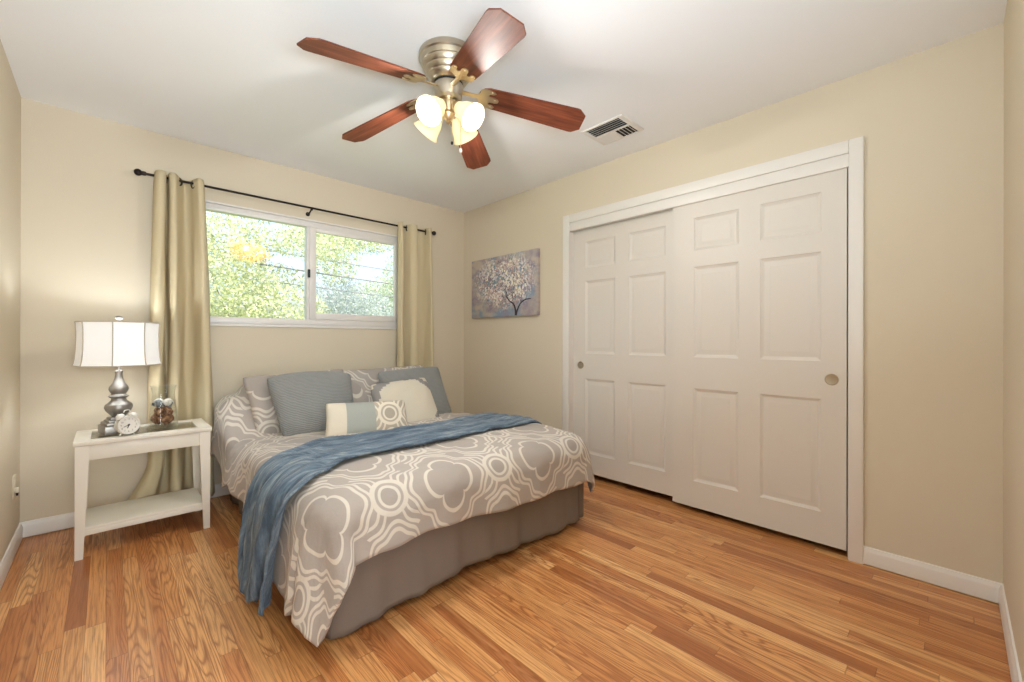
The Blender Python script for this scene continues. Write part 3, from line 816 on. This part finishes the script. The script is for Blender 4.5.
# throw
def throw():
    nu, nv = 170, 36; P_, U_ = [], []
    uA, uB = BXL-.575, 2.175
    lo = [(uA, 1.80), (BXL-.25, 1.76), (BXL-.05, 1.73), (.735, 1.85), (.89, 1.89), (1.21, 1.88), (1.75, 1.94), (2.17, 1.93)]
    hi = [(uA, 2.10), (BXL-.25, 2.14), (BXL-.05, 2.19), (.84, 2.36), (1.08, 2.31), (1.42, 2.33), (1.8, 2.38), (2.17, 2.42)]
    def slp(x, pts):
        a = sum(plin(x+d, pts) for d in (-.06, -.03, 0, .03, .06))/5; return a
    for j in range(nv):
        t = j/(nv-1); row, ur = [], []
        for i in range(nu):
            s = i/(nu-1); u = lerp(uA+.05*(1-sm(s*8))*math.sin(t*5.5+.4)*.9, uB, s)
            v = lerp(slp(u, lo), slp(u, hi), t)
            hang = sm((BXL-u)/.2)
            off = .018+.006*math.sin(t*26+s*5)+.004*math.sin(t*51+s*11+1)+hang*(.014*math.sin(t*24+1.2)+.012)
            off += .006*mnoise.noise(Vector((u*9, v*12, 3)))+hang*.010*math.sin(t*43+u*6)
            row.append(drape(u, v, off, ripple=True)); ur.append((u, v))
        P_.append(row); U_.append(ur)
    b = MB().grid(P_, nu, nv, uv=U_)
    o = b.build('throw_blanket', VELVET, angle=180, recalc=False)
    m = o.modifiers.new('thick', 'SOLIDIFY'); m.thickness = .009; m.offset = 1
    return tag(o, 'blue velvet throw laid across the foot half of the bed', 'throw blanket')
throw()

# pillows
def pillow_mb(w, h, th, seed, ear=.05, n=30, uvo=(0, 0), crease=.004, taper=0., sag=0.):
    b = MB(); vs, fs, uv = [], [], []
    for side in (1, -1):
        o = len(vs)
        for j in range(n+1):
            for i in range(n+1):
                a, c = 2*i/n-1, 2*j/n-1
                rnd_ = 1-.05*(a*c)**6
                pin = 1-ear*(1-abs(c)**2.2) * (abs(a)**4), 1-ear*(1-abs(a)**2.2)*(abs(c)**4)
                x, y = a*w/2*pin[0]*rnd_*(1-taper*(1-c)/2), c*h/2*pin[1]*rnd_+sag*(1-a*a)*h*(c+1)/2
                z = th/2*max(0, (1-abs(a)**2.6)*(1-abs(c)**2.6))**.62
                z += crease*mnoise.noise(Vector((x*11+seed, y*11, seed)))*min(1, 6*(1-max(abs(a), abs(c))))
                vs.append((x, y, z*side)); uv.append((x+uvo[0], y+uvo[1]))
        for j in range(n):
            for i in range(n):
                q = (o+j*(n+1)+i, o+j*(n+1)+i+1, o+(j+1)*(n+1)+i+1, o+(j+1)*(n+1)+i); fs.append(q if side == 1 else q[::-1])
    b.add(vs, fs, 0, uv); return b
def place_pillow(name, label, mats, w, h, th, c, yaw, lean, roll=0, seed=1, ear=.05, uvo=(0, 0), paint=None, group=None, crease=.004, taper=0., sag=0.):
    """c: middle of the pillow; lean: tilt back from upright; local z faces the foot of the bed"""
    b = pillow_mb(w, h, th, seed, ear, uvo=uvo, crease=crease, taper=taper, sag=sag)
    if paint:
        for k, f in enumerate(b.f):
            x = sum(b.v[i][0] for i in f)/len(f)/w+.5; y = sum(b.v[i][1] for i in f)/len(f)/h+.5; b.mi[k] = paint(x, y)
    o = b.build(name, mats, angle=180, recalc=False)
    bm = bmesh.new(); bm.from_mesh(o.data); bmesh.ops.remove_doubles(bm, verts=bm.verts, dist=.0004); bm.to_mesh(o.data); bm.free()
    o.matrix_world = Matrix.Translation(c) @ Matrix.Rotation(yaw, 4, 'Z') @ Matrix.Rotation(R(90)-lean, 4, 'X') @ Matrix.Rotation(roll, 4, 'Z')
    return tag(o, label, 'pillow', group)
SHAM = duvet_mat('medallion_sham_cotton', DU_G, DU_L)
place_pillow('pillow_sham', 'taupe medallion sham half hidden behind the front quilted pillow', SHAM, .70, .44, .16, (.98, 3.12, .675), R(3), R(24), R(2), 1, uvo=(.76, 1.35), taper=.10, crease=.008)
place_pillow('pillow_sham', 'taupe medallion sham behind the round-patch cream cushion', SHAM, .78, .44, .15, (1.67, 3.21, .675), R(-1), R(24), R(1.5), 2, uvo=(1.2, 1.3), crease=.008, taper=.04)
place_pillow('quilted_pillow', 'slate quilted pillow standing against the half-hidden sham', QUILT, .57, .43, .19, (1.015, 2.955, .672), R(2), R(28), R(0), 3, .02, crease=.011, taper=.17, sag=.07)
place_pillow('quilted_pillow', 'slate quilted pillow tilted at the closet side of the bed', QUILT, .56, .45, .16, (1.80, 3.01, .660), R(-4), R(24), R(3), 4, .04, crease=.010, taper=-.06, sag=.03)
def corners(x, y):
    a, c = (x-.5)/.5, (y-.5)/.5
    r_ = math.hypot(a*.93, c*.93)+.04*math.sin(math.atan2(c, a)*10)
    return 0 if r_ < .93 else (1 if r_ < 1.13 else 2)
place_pillow('accent_cushion', 'cream linen cushion with grey patterned corners', [CREAM, GREYC, IVORY], .46, .44, .16, (1.585, 2.775, .605), R(-3), R(26), R(4), 5, .02, paint=corners, taper=-.12, crease=.006)
def bands(x, y): return 0 if x < .22 else (1 if x < .57 else 2)
LUMB = duvet_mat('medallion_patch_cotton', srgb(180, 170, 155), srgb(224, 216, 200))
place_pillow('lumbar_cushion', 'small oblong cushion striped ivory, grey teal and ring pattern', [IVORY, TEAL, LUMB], .51, .235, .11, (1.205, 2.585, .600), R(-10), R(26), R(-2), 6, .05, uvo=(.805-.13, 1.50), paint=bands, taper=-.05, crease=.006)

# ---------------------------------------------------------------- nightstand
NX0, NX1, NYF, NYB, NZ = -.122, .448, 3.012, 3.40, .59
ns = thing('nightstand', 'cream white side table with glass top and low shelf', 'nightstand', ((NX0+NX1)/2, (NYF+NYB)/2, 0))
nl = (-(NX0+NX1)/2, -(NYF+NYB)/2, 0)
b = MB(); bw = .062
b.box(NX0, NX1, NYF, NYF+bw, NZ-.022, NZ, .004); b.box(NX0, NX1, NYB-bw, NYB, NZ-.022, NZ, .004)
b.box(NX0, NX0+bw, NYF+bw, NYB-bw, NZ-.022, NZ, .004); b.box(NX1-bw, NX1, NYF+bw, NYB-bw, NZ-.022, NZ, .004)
b.move(nl).build('table_top', NSW, ns)
MB().box(NX0+bw-.006, NX1-bw+.006, NYF+bw-.006, NYB-bw+.006, NZ-.010, NZ-.004).move(nl).build('glass_inset', TABLEGLASS, ns, smooth=False)
b = MB(); az0, az1 = NZ-.100, NZ-.022
b.box(NX0+.05, NX1-.05, NYF+.014, NYF+.032, az0, az1, .002); b.box(NX0+.05, NX1-.05, NYB-.032, NYB-.014, az0, az1, .002)
b.box(NX0+.014, NX0+.032, NYF+.05, NYB-.05, az0, az1, .002); b.box(NX1-.032, NX1-.014, NYF+.05, NYB-.05, az0, az1, .002)
b.move(nl).build('apron', NSW, ns)
def leg(x, y, sx, sy):
    """square at the top, its two inner faces taper to the foot"""
    o, w0, w1 = .008, .05, .030
    vs = []
    for z, w in ((0, w1), (az0, w0), (az1, w0)):
        xa, ya = x+sx*o, y+sy*o; vs += [(xa, ya, z), (xa+sx*w, ya, z), (xa+sx*w, ya+sy*w, z), (xa, ya+sy*w, z)]
    fs = [(0, 1, 2, 3), (8, 9, 10, 11)]
    for k in (0, 4): fs += [(k+i, k+(i+1) % 4, k+4+(i+1) % 4, k+4+i) for i in range(4)]
    return MB().add(vs, fs).move(nl)
for x, sx in ((NX0, 1), (NX1, -1)):
    for y, sy in ((NYF, 1), (NYB, -1)): leg(x, y, sx, sy).build('leg', NSW, ns, angle=20)
b = MB(); b.box(NX0+.03, NX1-.03, NYF+.022, NYB-.022, .135, .152, .003); b.box(NX0+.036, NX1-.036, NYF+.018, NYF+.034, .112, .136, .002); b.box(NX0+.036, NX1-.036, NYB-.034, NYB-.018, .112, .136, .002)
b.move(nl).build('shelf', NSW, ns)

# ---------------------------------------------------------------- table lamp
LX, LY = .048, 3.195
SILVER = M('antique_silver', srgb(158, 154, 149), .36, .8)
lamp = thing('table_lamp', 'silver urn table lamp with lit white panelled shade', 'lamp', (LX, LY, NZ))
b = MB(); rot45 = Matrix.Rotation(R(12), 4, 'Z')
for hw, z0, z1 in ((.071, 0, .046), (.062, .046, .062), (.052, .062, .074), (.042, .074, .087)):
    q = MB().box(-hw, hw, -hw, hw, z0, z1, .004); b.add([rot45 @ Vector(v) for v in q.v], q.f)
b.build('lamp_base', SILVER, lamp, angle=30)
prof = [(.028, .085), (.030, .092), (.040, .104), (.054, .122), (.060, .140), (.056, .156), (.042, .168), (.033, .178), (.031, .188), (.040, .196), (.045, .200), (.034, .206), (.030, .214), (.037, .224), (.042, .238), (.040, .252), (.027, .272), (.018, .298), (.0145, .322), (.017, .333), (.017, .338), (.008, .345), (.008, .36)]
MB().lathe(prof, 36).build('lamp_body', SILVER, lamp, angle=35)
vd = math.atan2(LY, LX)                               # towards the lamp from the camera
def shade_ring(z, scale): return [(scale*math.cos(vd-PI/2-R(8+45*k)), scale*math.sin(vd-PI/2-R(8+45*k)), z) for k in range(8)]
zs = [(.372, .181), (.385, .177), (.41, .173), (.45, .1695), (.50, .168), (.55, .168), (.59, .170), (.606, .1715)]
vs, fs = [], []
for z, r in zs: vs += shade_ring(z, r)
for j in range(len(zs)-1):
    for k in range(8): fs.append((j*8+k, j*8+(k+1) % 8, (j+1)*8+(k+1) % 8, (j+1)*8+k))
o = MB().add(vs, fs).build('lamp_shade', SHADE, lamp, smooth=False)
PIPE = M('shade_piping', srgb(190, 180, 165), .7)
b = MB()
for k in range(8): b.tube([(shade_ring(z, r+.0015)[k]) for z, r in zs], .003, 6)
b.tube(shade_ring(zs[0][0], zs[0][1]+.001), .0032, 6, closed=True); b.tube(shade_ring(zs[-1][0], zs[-1][1]+.001), .0032, 6, closed=True)
b.build('shade_piping', PIPE, lamp)
b = MB().tube([(0, 0, .36), (0, 0, .40)], .012, 12)
hp = [(0, .0, .355)] + [(.045*math.sin(PI*t/10)*1.0, 0, .36+.26*t/10) for t in range(1, 10)] + [(0, 0, .62)]
b.tube(hp, .0018, 6); b.tube([(-x, y, z) for x, y, z in hp], .0018, 6)
for k in range(4):
    q = shade_ring(.602, .169)[2*k]; b.tube([(0, 0, .612), q], .0018, 6)
b.build('lamp_harp', SILVER, lamp)
MB().sphere((0, 0, .632), .013, (1.4, 1.4, .9), 14, 8).build('finial', SILVER, lamp)
MB().sphere((0, 0, .45), .028, (1, 1, 1.25), 14, 10).build('bulb', BULB, lamp)
ld = bpy.data.lights.new('lamp_light', 'POINT'); ld.energy = POWER_LAMP; ld.color = (.84, .92, 1); ld.shadow_soft_size = .03
lo = bpy.data.objects.new('lamp_light', ld); COL.objects.link(lo); lo.parent = lamp; lo.location = (0, 0, .515)

# ---------------------------------------------------------------- alarm clock
CLK = M('white_enamel', srgb(228, 224, 216), .3); FACE = M('clock_face_paper', srgb(232, 228, 220), .6)
ck = thing('alarm_clock', 'small white twin-bell alarm clock in front of the lamp', 'clock', (.078, 3.062, NZ), rz=R(24))
def rx(m=Matrix.Identity(4)): return m @ Matrix.Rotation(PI/2, 4, 'X')   # lathe axis towards -y
cz = .057; C0 = Matrix.Translation((0, 0, cz))
b = MB(); b.lathe([(0, -.03), (.034, -.03), (.044, -.024), (.047, -.015), (.047, .014), (.0495, .018), (.0495, .022), (.046, .024), (.0425, .022), (.042, .017), (0, .017)], 40, rx(C0), cap=False)
b.build('clock_body', CLK, ck, angle=35)
f_ = MB().lathe([(0, .0172), (.0418, .0172)], 40, rx(C0), cap=False).build('clock_face', FACE, ck)
b = MB()
def hand(ang, ln, w):
    m = C0 @ Matrix.Translation((0, -.0190, 0)) @ Matrix.Rotation(ang, 4, 'Y'); q = MB().box(-w, w, -.0004, .0004, -.006, ln); b.add([m @ Vector(v) for v in q.v], q.f)
hand(R(198), .018, .0016); hand(R(250), .024, .0012); b.lathe([(0, .0175), (.0045, .0175), (.0045, .0195), (0, .0195)], 12, rx(C0), cap=False)
b.build('clock_hands', BLACK, f_, smooth=False)
b = MB(); dg = None
for k in range(1, 13):
    tc = bpy.data.curves.new('num', 'FONT'); tc.body = str(k); tc.size = .0115; tc.align_x = 'CENTER'; tc.align_y = 'CENTER'
    to = bpy.data.objects.new('num', tc); COL.objects.link(to)
    bpy.context.view_layer.update(); me = bpy.data.meshes.new_from_object(to.evaluated_get(bpy.context.evaluated_depsgraph_get()))
    a = R(30*k); off = Vector((math.sin(a)*.033, -.0178, cz+math.cos(a)*.033))
    b.add([Vector((v.co.x, 0, v.co.y))+off for v in me.vertices], [list(p.vertices) for p in me.polygons])
    bpy.data.objects.remove(to); bpy.data.curves.remove(tc); bpy.data.meshes.remove(me)
b.build('clock_numerals', M('numeral_grey', srgb(90, 84, 80), .6), f_, smooth=False, recalc=False)
for sx in (-1, 1):
    m = C0 @ Matrix.Rotation(sx*R(33), 4, 'Y') @ Matrix.Translation((0, 0, .051))
    MB().lathe([(.021, .0), (.0205, .006), (.016, .013), (.008, .017), (.003, .018), (.003, .022), (0, .022)], 20, m, cap=False).build('bell', CLK, ck)
    m2 = C0 @ Matrix.Rotation(sx*R(150), 4, 'Y')
    q = MB().tube([(0, 0, .044), (0, 0, .066)], [.004, .003], 8); MB().add([m2 @ Vector(v) for v in q.v], q.f).build('leg', CLK, ck)
MB().tube([(-.014, 0, cz+.066), (-.010, 0, cz+.078), (.010, 0, cz+.078), (.014, 0, cz+.066)], .0022, 6).build('clock_handle', CLK, ck)

# ---------------------------------------------------------------- glass jar with shells and bark
JX, JY = .246, 3.285
jar = MB(); jp = [(0, .004), (.052, .004), (.0555, .008), (.0545, .04), (.051, .09), (.046, .14), (.0425, .175), (.0425, .195), (.046, .215), (.0505, .232), (.0485, .232), (.0440, .214), (.0405, .195), (.0405, .175), (.0435, .14), (.0485, .09), (.052, .04), (.053, .014), (.05, .012), (0, .012)]
jm = Matrix.Rotation(R(20), 4, 'Z') @ Matrix.Diagonal((1.13, 1.13, 1.04, 1))
vs, fs, n = [], [], 40
for r, z in jp:                                       # rounded-square plan
    for k in range(n):
        a = 2*PI*k/n; c, s_ = math.cos(a), math.sin(a); q = (abs(c)**5+abs(s_)**5)**(-1/5); vs.append(jm @ Vector((r*c*lerp(1, q, .75), r*s_*lerp(1, q, .75), z-.004)))
for i in range(len(jp)-1):
    for k in range(n): fs.append((i*n+k, i*n+(k+1) % n, (i+1)*n+(k+1) % n, (i+1)*n+k))
j_ = MB().add(vs, fs).build('glass_jar', JAR, angle=50); j_.location = (JX, JY, NZ); tag(j_, 'clear flared glass jar of dried pods and shells on the nightstand', 'jar')
CONE = M('dried_pod', srgb(128, 86, 56), .85); CONE.set('Base Color', CONE.ramp(CONE.noise(CONE.coord(), 60, 4), [(.35, srgb(84, 50, 30)), (.55, srgb(146, 100, 66)), (.72, srgb(186, 146, 108))]))
SHELL = M('pale_shell', srgb(226, 220, 210), .5); SHELLG = M('grey_shell', srgb(120, 124, 128), .5)
def pod_mesh(seed):
    bm = bmesh.new(); bmesh.ops.create_icosphere(bm, subdivisions=4, radius=.019)
    for v in bm.verts:
        d = v.co.normalized(); k = abs(math.sin(d.z*9+math.atan2(d.y, d.x)*3+seed))*.25 + .35*mnoise.noise(d*2.2+Vector((seed, 0, 0))); v.co *= (.85+k)
    return MB().bm(bm)
def shell_mesh():
    b = MB(); P_, n, m = [], 16, 60
    vs, fs = [], []
    for j in range(m):
        t = j/(m-1); a = t*PI*5; r = .003+.014*(1-t)**1.2; rad = .011*(1-t)+.0006; c = Vector((rad*math.cos(a), rad*math.sin(a), t*.04-.016))
        for k in range(n):
            q = 2*PI*k/n; d = Vector((math.cos(a), math.sin(a), 0)); vs.append(c+d*r*math.cos(q)*.7+Vector((0, 0, 1))*r*.75*math.sin(q))
    for j in range(m-1):
        for k in range(n): fs.append((j*n+k, j*n+(k+1) % n, (j+1)*n+(k+1) % n, (j+1)*n+k))
    return b.add(vs, fs)
p0 = None; s0 = None; k = 0
pods = [(-.024, -.026, .033), (.012, -.028, .031), (.027, .006, .033), (-.006, .012, .033), (-.028, .02, .036), (-.02, -.022, .072), (.02, -.02, .070), (.018, .02, .068), (-.018, .018, .076), (.0, -.002, .098)]
for i, (x, y, z) in enumerate(pods):
    if i == 0: p0 = pod_mesh(2.0).build('dried_pod', CONE, angle=60); o = p0
    else: o = p0.copy(); COL.objects.link(o)
    o.location = (JX+x*1.12, JY+y*1.12, NZ+z*1.1); o.rotation_euler = (i*1.3, i*.7, i*2.1); s_ = 1.12+.12*math.sin(i*2.0); o.scale = (s_, s_, s_)
    tag(o, 'brown dried pod piled in the lower half of the glass jar', 'dried pod', 'brown pods in the glass jar')
shells = [(.018, -.018, .122, 0), (-.016, -.022, .112, 1), (-.012, .016, .120, 0), (.022, .014, .112, 1)]
labs = ['white spiral shell lying topmost in the glass jar', 'grey shell on the pods at the front of the jar', 'white spiral shell at the back of the jar', 'grey shell at the back of the jar']
for i, (x, y, z, g) in enumerate(shells):
    o = shell_mesh().build('seashell', SHELLG if g else SHELL, angle=60); o.location = (JX+x*1.1, JY+y*1.1, NZ+z*1.12); o.rotation_euler = (1.2+i, .6*i, 2.1*i); o.scale = (1.25, 1.25, 1.25)
    tag(o, labs[i], 'shell', 'shells in the glass jar')

# ---------------------------------------------------------------- wall outlet
PL = M('almond_plastic', srgb(222, 212, 190), .45)
ot = thing('wall_outlet', 'almond wall outlet with a plug near the room corner', 'outlet', (X0, 3.34, .345))
MB().box(0, .006, -.036, .036, -.058, .058, .003).build('cover_plate', PL, ot)
b = MB()
for z in (.02, -.02): b.lathe([(.0165, .006), (.0165, .008)], 20, Matrix.Translation((0, 0, z)) @ Matrix.Rotation(PI/2, 4, 'Y'))
b.build('receptacle', PL, ot)
b = MB().box(.008, .022, -.012, .012, -.032, -.006, .004); b.build('plug', PL, ot)
b = MB().tube([(.014, 0, -.030), (.014, 0, -.048)], [.006, .004], 8); b.build('plug_strain_relief', BLACK, ot)
